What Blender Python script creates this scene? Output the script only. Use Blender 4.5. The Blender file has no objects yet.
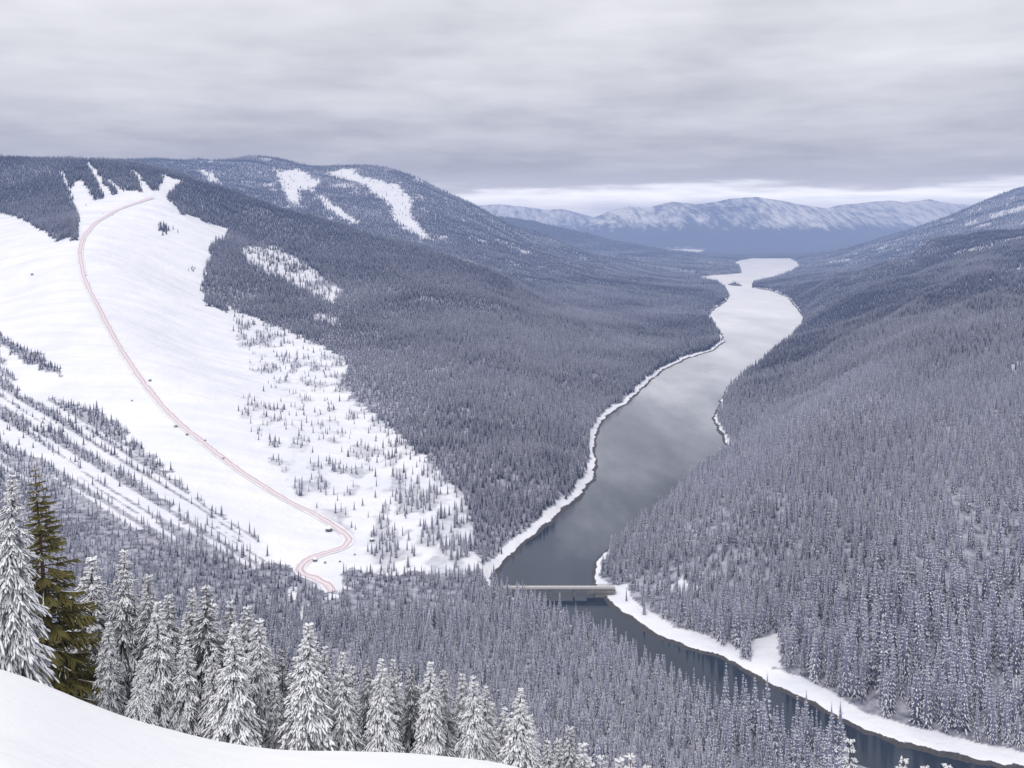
import bpy, math, random
import numpy as np

rng = np.random.default_rng(7)
random.seed(7)
D = bpy.data
scene = bpy.context.scene
COL = scene.collection

# ------------------------------------------------------------------ camera constants (metres; camera looks along +Y, level, shifted lens)
CX, HR, F, H = 512.0, 228.0, 900.0, 250.0        # picture centre, row of the horizon, focal length in pixels, camera height over the water

def water_at(px, py):                            # a point of the water surface from a picture position
    y = F * H / (py - HR)
    return ((px - CX) / F * y, y)

# ------------------------------------------------------------------ noise
def _hash(ix, iy, seed):
    n = (ix.astype(np.int64) * 374761393 + iy.astype(np.int64) * 668265263 + seed * 982451653) & 0xFFFFFFFF
    n = ((n ^ (n >> 13)) * 1274126177) & 0xFFFFFFFF
    n = n ^ (n >> 16)
    return (n & 0xFFFF) / 65535.0

def vnoise(x, y, seed=0):
    ix, iy = np.floor(x), np.floor(y)
    fx, fy = x - ix, y - iy
    fx = fx * fx * fx * (fx * (fx * 6 - 15) + 10); fy = fy * fy * fy * (fy * (fy * 6 - 15) + 10)
    a, b = _hash(ix, iy, seed), _hash(ix + 1, iy, seed)
    c, d = _hash(ix, iy + 1, seed), _hash(ix + 1, iy + 1, seed)
    return (a * (1 - fx) + b * fx) * (1 - fy) + (c * (1 - fx) + d * fx) * fy

def fbm(x, y, oct=4, seed=0, gain=0.5):
    s, a, t = 0.0, 1.0, 0.0
    for k in range(oct):
        s = s + a * vnoise(x * 2 ** k + 17.3 * k, y * 2 ** k + 9.1 * k, seed + k); t += a; a *= gain
    return s / t

def ridged(x, y, oct=5, seed=0):
    s, a, t = 0.0, 1.0, 0.0
    for k in range(oct):
        s = s + a * (1 - np.abs(2 * vnoise(x * 2 ** k + 3.7 * k, y * 2 ** k + 5.9 * k, seed + k) - 1)); t += a; a *= 0.52
    return s / t

def smooth(a, b, x):
    t = np.clip((x - a) / (b - a), 0, 1)
    return t * t * (3 - 2 * t)

def inpoly(px, py, poly):
    r = np.zeros(px.shape, bool)
    n = len(poly)
    for i in range(n):
        x1, y1 = poly[i]; x2, y2 = poly[(i + 1) % n]
        if y1 == y2: continue
        c = ((y1 > py) != (y2 > py)) & (px < (x2 - x1) * (py - y1) / (y2 - y1) + x1)
        r ^= c
    return r

def polydist(X, Y, pts, closed=True):            # distance to a polyline
    best = np.full(X.shape, 1e9)
    n = len(pts)
    for i in range(n if closed else n - 1):
        x1, y1 = pts[i]; x2, y2 = pts[(i + 1) % n]
        dx, dy = x2 - x1, y2 - y1
        L = dx * dx + dy * dy + 1e-9
        t = np.clip(((X - x1) * dx + (Y - y1) * dy) / L, 0, 1)
        best = np.minimum(best, np.hypot(X - x1 - t * dx, Y - y1 - t * dy))
    return best

# ------------------------------------------------------------------ the reservoir outline
left_bank = [(1120, 830), (1000, 806), (920, 786), (850, 764), (770, 732), (700, 703), (640, 664), (580, 628), (530, 604), (508, 592), (497, 581), (497, 572), (503, 565),
             (520, 552), (543, 531), (562, 515), (583, 497), (594, 482), (598.6, 468), (597, 440), (603, 422), (612, 413), (637, 397), (652, 380),
             (668, 368), (690, 358), (714, 351), (725, 342), (722, 334), (714, 325), (709, 317), (715, 309), (726, 302), (730, 296), (726, 288),
             (718, 282), (695, 278), (712, 275.5), (742, 273), (740, 267), (733, 263), (742, 260), (752, 258.5)]
right_bank = [(790, 258.5), (797, 262), (800, 267), (790, 273), (770, 279), (752, 283), (752, 288), (771, 291), (787, 297), (797, 309), (803, 318), (802, 325), (789, 339),
              (774, 351), (759, 362), (740, 376), (725, 388), (717, 405), (713.5, 418), (719, 436), (728, 451), (712, 462), (690, 480), (660, 510), (630, 533), (603, 553),
              (593, 562), (591, 576), (596, 585), (598, 593), (605, 600), (621, 615), (639, 627), (660, 639), (683, 647), (718, 658.5), (741, 671), (768, 687),
              (800, 701), (825, 714), (850, 726.5), (876, 737), (897, 746), (936, 755.5), (991, 765), (1040, 776), (1120, 800)]
def densify(pts, step, jitter, seed):
    out = []
    r = random.Random(seed)
    for (x1, y1), (x2, y2) in zip(pts[:-1], pts[1:]):
        n = max(1, int(math.hypot(x2 - x1, y2 - y1) / step))
        for k in range(n):
            t = k / n
            j = jitter if k else 0
            out.append((x1 + (x2 - x1) * t + r.uniform(-j, j), y1 + (y2 - y1) * t + r.uniform(-j, j) * 0.5))
    out.append(pts[-1])
    return out
river_px = densify(left_bank, 9, 0.9, 1) + densify(right_bank, 9, 0.9, 2)
river_px = [(x, max(y, 258.2)) for x, y in river_px]
river = [water_at(*p) for p in river_px]
pond = [water_at(*p) for p in [(654, 250.4), (668, 249.2), (690, 248.9), (704, 249.8), (700, 252.0), (684, 253.4), (668, 252.6)]]
inlet = [water_at(*p) for p in [(664, 274.0), (676, 273.3), (692, 273.6), (693, 275), (676, 275.2)]]

# ------------------------------------------------------------------ terrain control points: (picture x, picture row, distance)
C = []
def P(*a):
    for px, py, Y in a: C.append(((px - CX) / F, math.log(Y), H - (py - HR) / F * Y))
def Zc(*a):
    for px, Y, z in a: C.append(((px - CX) / F, math.log(Y), z))
for p in left_bank[10::2] + right_bank[::2]:
    x, y = water_at(*p); C.append((x / y, math.log(y), 1.0))
for p in left_bank[1:10]:
    x, y = water_at(*p); C.append((x / y, math.log(y), 1.5))
# mid river bed so both shores stay low
for p in [(620, 560), (640, 470), (690, 400), (760, 320), (770, 265), (800, 735), (560, 600)]:
    x, y = water_at(*p); C.append((x / y, math.log(y), 0.0))
# foreground hillside below the crest
for px, zs in [(-250, (199, 170, 140, 92, 55)), (0, (198, 169, 138, 90, 52)), (200, (197, 166, 133, 84, 42)), (400, (195, 163, 132, 82, 33)), (560, (193, 160, 127, 76, 27)),
               (660, (190, 154, 117, 62, 17)), (760, (188, 148, 104, 48, 9)), (850, (186, 144, 94, 38, 6)), (940, (186, 144, 94, 32, 5)), (1100, (186, 142, 92, 32, 4)), (1300, (186, 142, 92, 36, 12))]:
    for y, z in zip((72, 105, 155, 250, 370), zs): Zc((px, y, z))
# valley shelf between the foreground and the reservoir
Zc((560, 480, 8), (450, 520, 10), (300, 520, 11), (150, 510, 16), (0, 500, 26), (-200, 500, 34), (400, 600, 6), (480, 600, 4), (300, 600, 7), (200, 590, 12), (650, 470, 5))
P((330, 566, 640), (430, 560, 650), (330, 540, 690), (250, 490, 765), (180, 425, 890), (130, 360, 1070), (100, 310, 1270), (80, 260, 1520), (90, 225, 1770), (150, 196, 2120))
P((75, 178, 2330), (110, 171, 2350), (0, 186, 2330), (-200, 180, 2400), (-200, 230, 2000), (-200, 300, 1500), (-200, 400, 1000), (-200, 500, 740))
P((0, 158, 2640), (60, 160.5, 2630), (120, 164.5, 2600), (172, 171.5, 2560), (210, 184, 2520), (250, 199, 2470), (300, 215, 2420), (350, 230, 2370), (425, 252, 2300), (500, 280, 2260), (-120, 157, 2660), (-260, 160, 2680))
P((0, 230, 1950), (0, 300, 1430), (0, 400, 960), (0, 480, 760), (100, 480, 750), (60, 410, 935), (150, 470, 780), (270, 562, 640), (200, 530, 665), (100, 560, 600), (0, 560, 570))
P((240, 235, 2180), (220, 300, 1620), (200, 350, 1270), (300, 300, 1720), (300, 250, 2110), (300, 350, 1360), (300, 400, 1090), (400, 450, 905), (400, 500, 775), (400, 540, 690),
  (450, 520, 720), (450, 450, 890), (450, 400, 1080), (450, 350, 1350), (450, 300, 1780), (550, 400, 1140), (550, 350, 1500), (500, 450, 890), (560, 470, 845), (470, 555, 655))
P((520, 300, 2330), (600, 320, 2150), (600, 300, 2750), (600, 285, 3300), (650, 300, 2830), (650, 345, 1800), (690, 320, 2320), (690, 290, 3300), (640, 277, 4100))
# behind the first ridge
Zc((-200, 3300, 330), (0, 3300, 330), (100, 3200, 300), (200, 3100, 230), (300, 3000, 170), (400, 2950, 130), (470, 2850, 95), (200, 3700, 270), (300, 3600, 210), (400, 3500, 190))
# second mountain with ski runs
P((-150, 166, 5600), (60, 166, 5600), (120, 165.5, 5600), (175, 164.5, 5600), (215, 166, 5600), (240, 160, 5600), (258, 157.5, 5600), (280, 161, 5600), (310, 168.5, 5500), (345, 171, 5350), (370, 167, 5300), (390, 167.5, 5250), (405, 173, 5200), (430, 186, 5100), (455, 199, 5000), (480, 210, 4900),
  (510, 226, 4800), (540, 243, 4650), (570, 257, 4500), (600, 267, 4350), (260, 187, 4600), (340, 203, 4200), (400, 215, 4050), (440, 230, 3900), (500, 255, 3600), (560, 275, 3300), (220, 180, 4600))
Zc((0, 7000, 330), (200, 7000, 330), (350, 7000, 300), (480, 6600, 150), (560, 6200, 60))
# third ridge, the hazy hills left of the far lake
P((470, 214, 7600), (505, 219, 7500), (530, 221, 7400), (560, 231, 7200), (600, 243, 7000), (640, 252, 6700), (690, 259, 6400), (560, 250, 5700), (620, 262, 5500), (660, 266, 5300), (700, 268, 5200), (720, 266, 5500), (715, 260, 6200))
Zc((400, 9000, 80), (520, 9000, 60), (600, 9000, 16), (640, 8700, 2), (680, 8700, 1), (710, 8700, 2), (720, 9000, 4), (800, 9000, 10), (640, 10500, 4), (700, 10400, 4), (760, 11000, 14), (900, 10500, 60))
# right side hills
P((700, 603, 598), (720, 560, 625), (700, 540, 655), (650, 575, 640), (640, 548, 690), (670, 525, 715), (700, 500, 750), (727, 476, 800), (760, 440, 890), (780, 420, 960), (720, 500, 715), (780, 600, 575), (780, 500, 680),
  (820, 660, 512), (860, 690, 484), (900, 600, 538), (900, 500, 640), (900, 400, 870), (900, 345, 1220), (900, 305, 1750), (900, 280, 2500), (893, 266, 3250),
  (1020, 690, 470), (1020, 600, 540), (1020, 500, 615), (1020, 400, 800), (1020, 320, 1250), (1020, 265, 2100), (1020, 231, 3100), (985, 234, 3150), (960, 238, 3200), (930, 247, 3250), (910, 258, 3250),
  (1150, 650, 480), (1150, 560, 560), (1150, 450, 690), (1150, 360, 950), (1150, 280, 1500), (1150, 215, 2600), (1300, 190, 2800), (1300, 400, 800), (1300, 600, 520),
  (800, 405, 1120), (840, 390, 1040), (850, 340, 1450), (850, 300, 2150), (820, 345, 1600), (830, 300, 2600), (820, 285, 3300), (780, 370, 1520))
Zc((790, 1500, 14), (760, 1250, 9), (740, 960, 20), (760, 1020, 24), (1000, 4300, 150), (1100, 4300, 190), (930, 4300, 90), (860, 4000, 50), (1300, 4200, 250))
P((1200, 150, 6300), (1100, 166, 6300), (1040, 186, 6200), (1018, 190, 6200), (990, 200, 6300), (960, 213, 6400), (920, 227, 6600), (880, 241, 6800), (840, 251, 6900), (810, 257, 6800), (1000, 222, 5200), (940, 240, 5300), (880, 256, 5300), (830, 266, 5200))
Zc((1000, 8500, 200), (900, 8500, 80), (1200, 8500, 350))
for u in (-0.95, -0.6, -0.3, -0.05, 0.1, 0.25, 0.4, 0.6, 0.95):
    C.append((u, math.log(13000), 60 if abs(u) < .35 else 160)); C.append((u, math.log(17000), 60))
C = np.array(C)
def rbf_fit(pts, c=0.035, lam=0.0015):
    A = np.hypot(pts[:, None, 0] - pts[None, :, 0], pts[:, None, 1] - pts[None, :, 1])
    A = np.sqrt(A * A + c * c)
    n = len(pts)
    M = np.zeros((n + 3, n + 3)); M[:n, :n] = A + lam * np.eye(n) * -1
    M[:n, n] = 1; M[:n, n + 1:] = pts[:, :2]; M[n, :n] = 1; M[n + 1:, :n] = pts[:, :2].T
    b = np.zeros(n + 3); b[:n] = pts[:, 2]
    return np.linalg.lstsq(M, b, rcond=None)[0], c
W, RC = rbf_fit(C)
U0, U1, V0, V1 = -0.80, 0.80, math.log(68.0), math.log(18500.0)
NU = 641
us = np.linspace(U0, U1, NU)
vs = np.concatenate([np.arange(V0, math.log(385), .012), np.arange(math.log(385), math.log(1000), .0026), np.arange(math.log(1000), math.log(4000), .0048), np.arange(math.log(4000), V1 + .007, .0065)])
NV = len(vs); VI = np.arange(NV)
cu, cv = us[::4], np.append(vs[::3], vs[-1])
gu, gv = np.meshgrid(cu, cv)
zz = np.full(gu.shape, W[-3]) + W[-2] * gu + W[-1] * gv
for (pu, pv, _), w in zip(C, W):
    zz += w * np.sqrt((gu - pu) ** 2 + (gv - pv) ** 2 + RC * RC)
tmp = np.array([np.interp(us, cu, r) for r in zz])
Zg = np.array([np.interp(vs, cv, tmp[:, k]) for k in range(NU)]).T
UU, VV = np.meshgrid(us, vs)
YY = np.exp(VV); XX = UU * YY
ROWB = HR + F * (H - Zg) / YY
PXG = CX + F * UU
# distances to the shore
nl = len(densify(left_bank, 9, 0.9, 1))
dl_ = polydist(XX, YY, river[:nl], False); dr_ = polydist(XX, YY, river[nl:], False)
dr = np.minimum(np.minimum(dl_, dr_), polydist(XX, YY, [river[nl - 1], river[nl]], False)); LEFT = (dl_ < dr_) * 1.0
ins = inpoly(XX, YY, river)
for q in (pond, inlet):
    d2 = polydist(XX, YY, q); ins |= inpoly(XX, YY, q); dr = np.minimum(dr, d2)
sd = np.where(ins, -dr, dr) + ((fbm(XX / 9, YY / 9, 4, 15) - .5) * 5.0 + (fbm(XX / 45, YY / 45, 2, 16) - .5) * 8.0) * smooth(40, 6, dr)
# relief: gullies running down the slopes, knolls
amp = smooth(8, 120, sd) * smooth(90, 420, YY)
fine = np.clip(YY / 700.0, 0.5, 6)
relief = (fbm(XX / 240, YY / 240, 4, 11) - 0.5) * 26 + (ridged(XX / 420, YY / 420 + XX / 900, 4, 23) - 0.6) * 30 * smooth(900, 2500, YY) * (UU > 0)
relief = relief * np.clip((Zg) / 60.0, 0.15, 1.0) * (0.35 + 0.65 * smooth(600, 2200, YY))
gul = (ridged((XX * 0.55 + YY * 0.84) / 210, (XX * 0.84 - YY * 0.55) / 800, 4, 31) - 0.62) * 34 * smooth(3300, 4200, YY)
gul *= 1 - smooth(6500, 8000, YY)
# right-hand spurs run down to the water
spur_f = ridged((YY - 1.15 * XX) / 330, (XX + YY) / 2400, 3, 47) - 0.6
spur = spur_f * 62 * smooth(0.06, 0.3, UU) * smooth(520, 900, YY) * (1 - smooth(3000, 4000, YY)) * np.clip(Zg / 70, 0, 1)
near_ski = 1 - 0.75 * ((UU < -0.15) & (YY < 2300) & (YY > 600))
Zg = Zg + amp * (relief * near_ski + gul + spur)
# ranges beyond the lake: a pale one far left, the main massif, a pale one on the right, low wooded hills in front
def massif(xs, ys, yc, half, seed, rough, cut_=1.0):
    pk = H - (np.interp(PXG, xs, ys) - HR) / F * yc
    fl = np.clip(1 - np.abs(YY - yc - 500 * (fbm(XX / 2600, YY * 0 + seed, 3, seed) - .5)) / half, 0, 1)
    r1 = ridged(XX / 2300 + seed, YY / 3600 + XX / 5200, 5, seed); r2 = ridged(XX / 620, YY / 1300 - XX / 3000, 4, seed + 9)
    z = pk * fl ** .95 + ((r1 - .6) * rough + (r2 - .6) * rough * .35) * fl * (1 - .86 * smooth(.6, .97, fl))
    return np.where(fl > 0, z, -50)
Zfar = massif([560, 590, 610, 628, 645, 672, 700, 730, 757, 775, 800, 830, 850, 880, 920, 960], [246, 219, 211, 206, 208.5, 202.5, 204, 199, 196.5, 199, 204, 208, 213, 222, 236, 252], 12600, 2300, 71, 420)
Zfar = np.maximum(Zfar, massif([-300, 440, 475, 500, 520, 545, 562, 590, 640], [210, 207, 205, 203.5, 206, 210, 209, 216, 236], 15600, 2200, 83, 420))
Zfar = np.maximum(Zfar, massif([760, 800, 835, 862, 890, 905, 930, 950, 980, 1040, 1400], [232, 214, 206, 203, 200.5, 203, 199, 203, 206, 204, 204], 15000, 2400, 97, 460))
Zfar = np.maximum(Zfar, massif([500, 640, 700, 740, 790, 830, 870, 930, 1400], [236, 243, 246, 243.5, 245, 241, 238, 236, 234], 10700, 700, 103, 60))
Zg = np.where(YY > 9700, np.maximum(Zg, Zfar), Zg)
# shoreline profile
bank = np.where(sd < 3.2, 0.42 * np.clip(sd, 0, 9), 1.344 + 0.08 * (sd - 3.2))
bank = np.minimum(bank, 3.0)
Zland = np.maximum(Zg, bank)
Zland = np.minimum(Zland, np.maximum(bank, 0) + 0.6 * np.clip(sd - 3.2, 0, 1e9))
ZT = np.where(sd > 0, Zland, np.maximum(-4.0, sd * 0.42))
ROW = HR + F * (H - ZT) / YY

def grid_at(A, X, Y):
    fu = np.clip((X / Y - U0) / (U1 - U0) * (NU - 1), 0, NU - 1.001)
    fv = np.clip(np.interp(np.log(Y), vs, VI), 0, NV - 1.001)
    i, j = fu.astype(int), fv.astype(int); a, b = fu - i, fv - j
    return (A[j, i] * (1 - a) + A[j, i + 1] * a) * (1 - b) + (A[j + 1, i] * (1 - a) + A[j + 1, i + 1] * a) * b

def on_ground(px, py, ymin=300, ymax=9000):       # where the line of sight of a picture position meets the terrain
    ys = np.exp(np.linspace(math.log(ymin), math.log(ymax), 4000))
    x = (px - CX) / F * ys
    z = grid_at(ZT, x, ys); ray = H - (py - HR) / F * ys
    k = np.argmax(z >= ray)
    if k == 0: return None
    t0, t1 = (ray - z)[k - 1], (z - ray)[k]
    t = t0 / (t0 + t1 + 1e-9)
    y = ys[k - 1] + (ys[k] - ys[k - 1]) * t
    return ((px - CX) / F * y, y, float(grid_at(ZT, np.array([(px - CX) / F * y]), np.array([y]))[0]))

# ------------------------------------------------------------------ where the forest grows (0..1), from the clearings seen on the slopes
SKI = [(-400, 218), (0, 213), (22, 219), (45, 232), (55, 240), (78, 239), (77, 215), (68, 190), (61, 176), (62, 170), (66, 178), (70, 188), (75, 183), (82, 178), (88, 190), (96, 201), (104, 198), (92, 172), (86, 163), (88, 160), (96, 170),
       (103, 182), (113, 196), (119, 194), (112, 186), (104, 178), (110, 180), (122, 191), (143, 192), (138, 180), (130, 169), (136, 171), (146, 184), (151, 190), (158, 191), (163, 180), (160, 173), (182, 182), (170, 192), (168, 200), (178, 206), (180, 213), (205, 221), (230, 229.5), (226, 240), (212, 245),
       (207, 270), (201, 290), (207, 305), (222, 311), (245, 318), (275, 328), (310, 345), (345, 366), (332, 386), (345, 405), (402, 441), (350, 432), (436, 470), (400, 481), (458, 500), (470, 545), (482, 566), (470, 573), (334, 573), (345, 580), (352, 592), (330, 598), (318, 590), (312, 578),
       (275, 562), (255, 541), (200, 501), (150, 457), (105, 412), (60, 401), (40, 407), (0, 398), (-400, 380)]
SPARSE = [(225, 303), (240, 312), (300, 335), (350, 362), (340, 385), (405, 440), (440, 470), (465, 500), (475, 572), (365, 572), (350, 545), (310, 505), (268, 455), (240, 425), (238, 405), (262, 392), (248, 360), (232, 335)]
STREAK = [(-400, 230), (0, 345), (20, 398), (60, 400), (105, 412), (150, 457), (200, 501), (255, 541), (277, 563), (240, 568), (130, 530), (0, 470), (-400, 320)]
GLADE = [(240, 247), (275, 246), (310, 266), (345, 293), (332, 303), (290, 286), (246, 263)]
RUNS = [[(274, 170), (300, 169), (320, 182), (313, 191), (299, 190), (300, 206), (288, 203), (281, 186)], [(314, 193), (325, 197), (361, 224), (352, 224), (328, 210)],
        [(324, 174), (350, 168), (360, 176), (378, 180), (396, 184), (413, 200), (410, 214), (433, 241), (424, 239), (395, 222), (390, 207), (365, 186), (345, 180)],
        [(196, 169), (208, 171), (222, 182), (210, 182)], [(455, 257), (475, 263), (498, 278), (478, 272)]]
PATCH = [[(287, 586), (299, 588), (297, 604), (289, 604)], [(668, 583), (680, 572), (686, 586), (704, 583), (700, 590), (680, 595)], [(752, 640), (776, 628), (780, 668), (760, 672)], [(706, 700), (716, 696), (720, 716), (710, 716)],
         [(316, 313), (341, 318), (338, 326), (318, 322)], [(960, 250), (1030, 234), (1030, 240), (985, 250), (950, 256)], [(985, 280), (1030, 262), (1030, 268), (990, 287)], [(1006, 366), (1022, 360), (1022, 368), (1008, 373)], [(990, 214), (1030, 204), (1030, 208), (992, 220)], [(966, 222), (978, 219), (976, 224), (964, 227)], [(828, 261), (850, 258), (850, 262), (830, 264)],
         [(1003, 680), (1030, 672), (1030, 690), (1005, 690)], [(300, 606), (312, 602), (306, 616), (298, 617)]]

def forest_at(X, Y, row, s, left_side):
    px = CX + F * X / Y
    wob = np.clip(900 / Y, .25, 1.2)
    n1 = (fbm(X / 14, Y / 14, 3, 91) - .5) * 2; n2 = (fbm(X / 14 + 40, Y / 14, 3, 93) - .5) * 2
    jx, jy = px + n1 * 9 * wob, row + n2 * 6 * wob
    f = np.ones(X.shape)
    left = (Y < 2750) & (px < 500)
    ski = inpoly(jx, jy, SKI) & left
    f[ski] = 0
    sp = inpoly(jx, jy, SPARSE) & left & (Y > 560)
    dirn = fbm(px / 34 - row / 60, row / 9, 4, 57)
    edge = smooth(.42, .60, dirn + .22 * smooth(330, 520, px * .55 + row * .5) - .03)
    f = np.where(sp, 0.035 + 0.30 * edge * smooth(.45, .6, fbm(X / 13, Y / 22, 3, 58)) * 1.5, f)
    st = inpoly(jx, jy, STREAK) & left
    c = row - 0.62 * px
    band = fbm(c / 5.2 + 3, px / 120, 2, 61) + 0.16 * (fbm(px / 10, row / 7, 2, 67) - .5) + 0.16 * smooth(395, 470, c) - 0.02
    f = np.where(st, np.where(band > .50, 0.8, 0.05), f)
    strip = inpoly(jx, jy, [(-60, 300), (0, 333), (30, 350), (62, 372), (60, 377), (25, 362), (0, 343), (-60, 312)]) & left
    f = np.where(strip, .9, f)
    gl = inpoly(jx, jy, GLADE) & left
    f = np.where(gl, np.minimum(f, .12 + .35 * (fbm(X / 25, Y / 25, 2, 5) > .55)), f)
    for q in RUNS:
        m = inpoly(px + n1 * 5, row + n2 * 3.5, q) & (Y > 3200)
        f = np.where(m, 0.03, f)
    for k, q in enumerate(PATCH):
        m = inpoly(jx, jy, q)
        f = np.where(m, np.minimum(f, .04 if k in (0, 1, 2, 3) else .3), f)
    spk = (fbm(X / 60, Y / 60, 3, 77) > .74) & (Y > 3300)
    f = np.where(spk, f * .35, f)
    ls = left_side > .5
    v1 = fbm(X / 26, Y / 26, 3, 81)
    w = np.where(ls, 4.5 + 8 * v1, 3.0 + 8 * v1)
    w = np.where(~ls & (Y < 625), 9 + 14 * v1, w)
    w = np.where(~ls & (Y > 690) & (Y < 985), 1.0, w)
    w = np.where(ls & (Y < 600), 1.0 + 5 * (v1 > .66), w)
    w = np.where(Y > 2200, 2 + 14 * (v1 - .3), w)
    f = np.where(s < w, np.where((s > 6) & (v1 > .45), .035, 0), f)
    isl = (Y > 3300) & (Y < 4700) & (np.abs(px - 732) < 12)
    return f

def tree_height(X, Y):
    near_right = smooth(60, 150, X) * (1 - smooth(470, 640, Y))
    h = 12.0 + 12.5 * near_right + 2.5 * smooth(100, 220, X) * (1 - smooth(600, 1000, Y))
    px = CX + F * X / Y
    h = h - 5.4 * (1 - smooth(330, 520, px)) * smooth(540, 600, Y) * (1 - smooth(1100, 1900, Y))
    h = np.where((Y < 330), 15.0, h)
    h = h + smooth(2500, 6000, Y) * 4
    return h

FOREST = forest_at(XX.ravel(), YY.ravel(), ROW.ravel(), sd.ravel(), LEFT.ravel()).reshape(XX.shape)

# ------------------------------------------------------------------ material helpers
def mat(name):
    m = D.materials.new(name); m.use_nodes = True
    nt = m.node_tree; b = nt.nodes['Principled BSDF']
    b.inputs['Roughness'].default_value = 0.8
    b.inputs['Specular IOR Level'].default_value = 0.2
    return m, nt, b
def N(nt, t, **kw):
    n = nt.nodes.new(t)
    for k, v in kw.items(): setattr(n, k, v)
    return n
def noise(nt, scale, detail=3, vec=None, rough=.55):
    n = N(nt, 'ShaderNodeTexNoise'); n.inputs['Scale'].default_value = scale; n.inputs['Detail'].default_value = detail; n.inputs['Roughness'].default_value = rough
    if vec is not None: nt.links.new(vec, n.inputs['Vector'])
    return n.outputs['Fac']
def ramp(nt, fac, stops):
    r = N(nt, 'ShaderNodeValToRGB'); e = r.color_ramp.elements
    while len(e) < len(stops): e.new(.5)
    for el, (p, c) in zip(e, stops):
        el.position = p; el.color = (c if len(c) == 4 else (*c, 1))
    nt.links.new(fac, r.inputs['Fac']); return r.outputs['Color']
def mix(nt, fac, a, b):
    m = N(nt, 'ShaderNodeMix', data_type='RGBA')
    for s, v in ((m.inputs['Factor'], fac), (m.inputs['A'], a), (m.inputs['B'], b)):
        if isinstance(v, (int, float)): s.default_value = v
        elif isinstance(v, tuple): s.default_value = (*v, 1)
        else: nt.links.new(v, s)
    return m.outputs['Result']
def math_(nt, op, a, b=None, c=None, clamp=False):
    m = N(nt, 'ShaderNodeMath', operation=op, use_clamp=clamp)
    for s, v in zip(m.inputs, (a, b, c)):
        if v is None: continue
        if isinstance(v, (int, float)): s.default_value = v
        else: nt.links.new(v, s)
    return m.outputs[0]
def attr(nt, name, typ='GEOMETRY'):
    a = N(nt, 'ShaderNodeAttribute', attribute_name=name, attribute_type=typ); return a.outputs['Fac']
def bump(nt, b, h, strength, dist):
    n = N(nt, 'ShaderNodeBump'); n.inputs['Strength'].default_value = strength; n.inputs['Distance'].default_value = dist
    nt.links.new(h, n.inputs['Height']); nt.links.new(n.outputs['Normal'], b.inputs['Normal'])

SNOW = (0.83, 0.835, 0.875)
# terrain
m_ter, nt, b = mat('snowy_terrain')
geo = N(nt, 'ShaderNodeNewGeometry').outputs['Position']
fo = attr(nt, 'forest'); ro = attr(nt, 'rock'); al = attr(nt, 'alpine')
n1 = noise(nt, 0.16, 4, geo); n2 = noise(nt, 0.02, 4, geo)
mps = N(nt, 'ShaderNodeMapping'); mps.inputs['Rotation'].default_value = (0, 0, .95); mps.inputs['Scale'].default_value = (.006, .05, .02); nt.links.new(geo, mps.inputs['Vector'])
n2 = math_(nt, 'ADD', math_(nt, 'MULTIPLY', n2, .45), math_(nt, 'MULTIPLY', noise(nt, 1.0, 5, mps.outputs[0], .6), .55))
snowc = mix(nt, ramp(nt, n2, [(.36, (0, 0, 0)), (.60, (1, 1, 1))]), (0.69, 0.71, 0.79), (0.82, 0.82, 0.86))
floor = ramp(nt, n1, [(.35, (.09, .092, .13)), (.62, (.42, .42, .49))])  # snow under the trees, the shade between them painted into its colour
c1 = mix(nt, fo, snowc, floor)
mpa = N(nt, 'ShaderNodeMapping'); mpa.inputs['Scale'].default_value = (1, .22, .5); nt.links.new(geo, mpa.inputs['Vector'])
n3 = noise(nt, 0.010, 8, mpa.outputs[0], .66)
alp = ramp(nt, math_(nt, 'ADD', math_(nt, 'MULTIPLY', n3, 1.3), math_(nt, 'SUBTRACT', al, 1.0)), [(.30, (.05, .056, .085)), (.66, (.75, .77, .82))])
far = attr(nt, 'far')
c2 = mix(nt, far, c1, alp)
ro = ramp(nt, math_(nt, 'ADD', ro, math_(nt, 'MULTIPLY', math_(nt, 'SUBTRACT', noise(nt, .35, 3, geo), .5), .7)), [(.44, (0, 0, 0)), (.56, (1, 1, 1))])
c3 = mix(nt, ro, c2, mix(nt, noise(nt, .6, 4, geo), (.02, .021, .024), (.11, .10, .10)))
nt.links.new(c3, b.inputs['Base Color'])
bump(nt, b, math_(nt, 'ADD', noise(nt, 0.25, 5, geo), math_(nt, 'MULTIPLY', noise(nt, 0.035, 4, geo), 5)), .7, 1.0)
# foreground snow
m_snow, nt, b = mat('fresh_snow')
tc = N(nt, 'ShaderNodeTexCoord').outputs['Object']
nt.links.new(mix(nt, noise(nt, .35, 3, tc), (.87, .875, .90), (.90, .90, .92)), b.inputs['Base Color'])
b.inputs['Roughness'].default_value = .6
h1 = math_(nt, 'ADD', noise(nt, .55, 4, tc), math_(nt, 'MULTIPLY', noise(nt, 14, 3, tc), .06))
bump(nt, b, h1, .35, .35)
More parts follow.
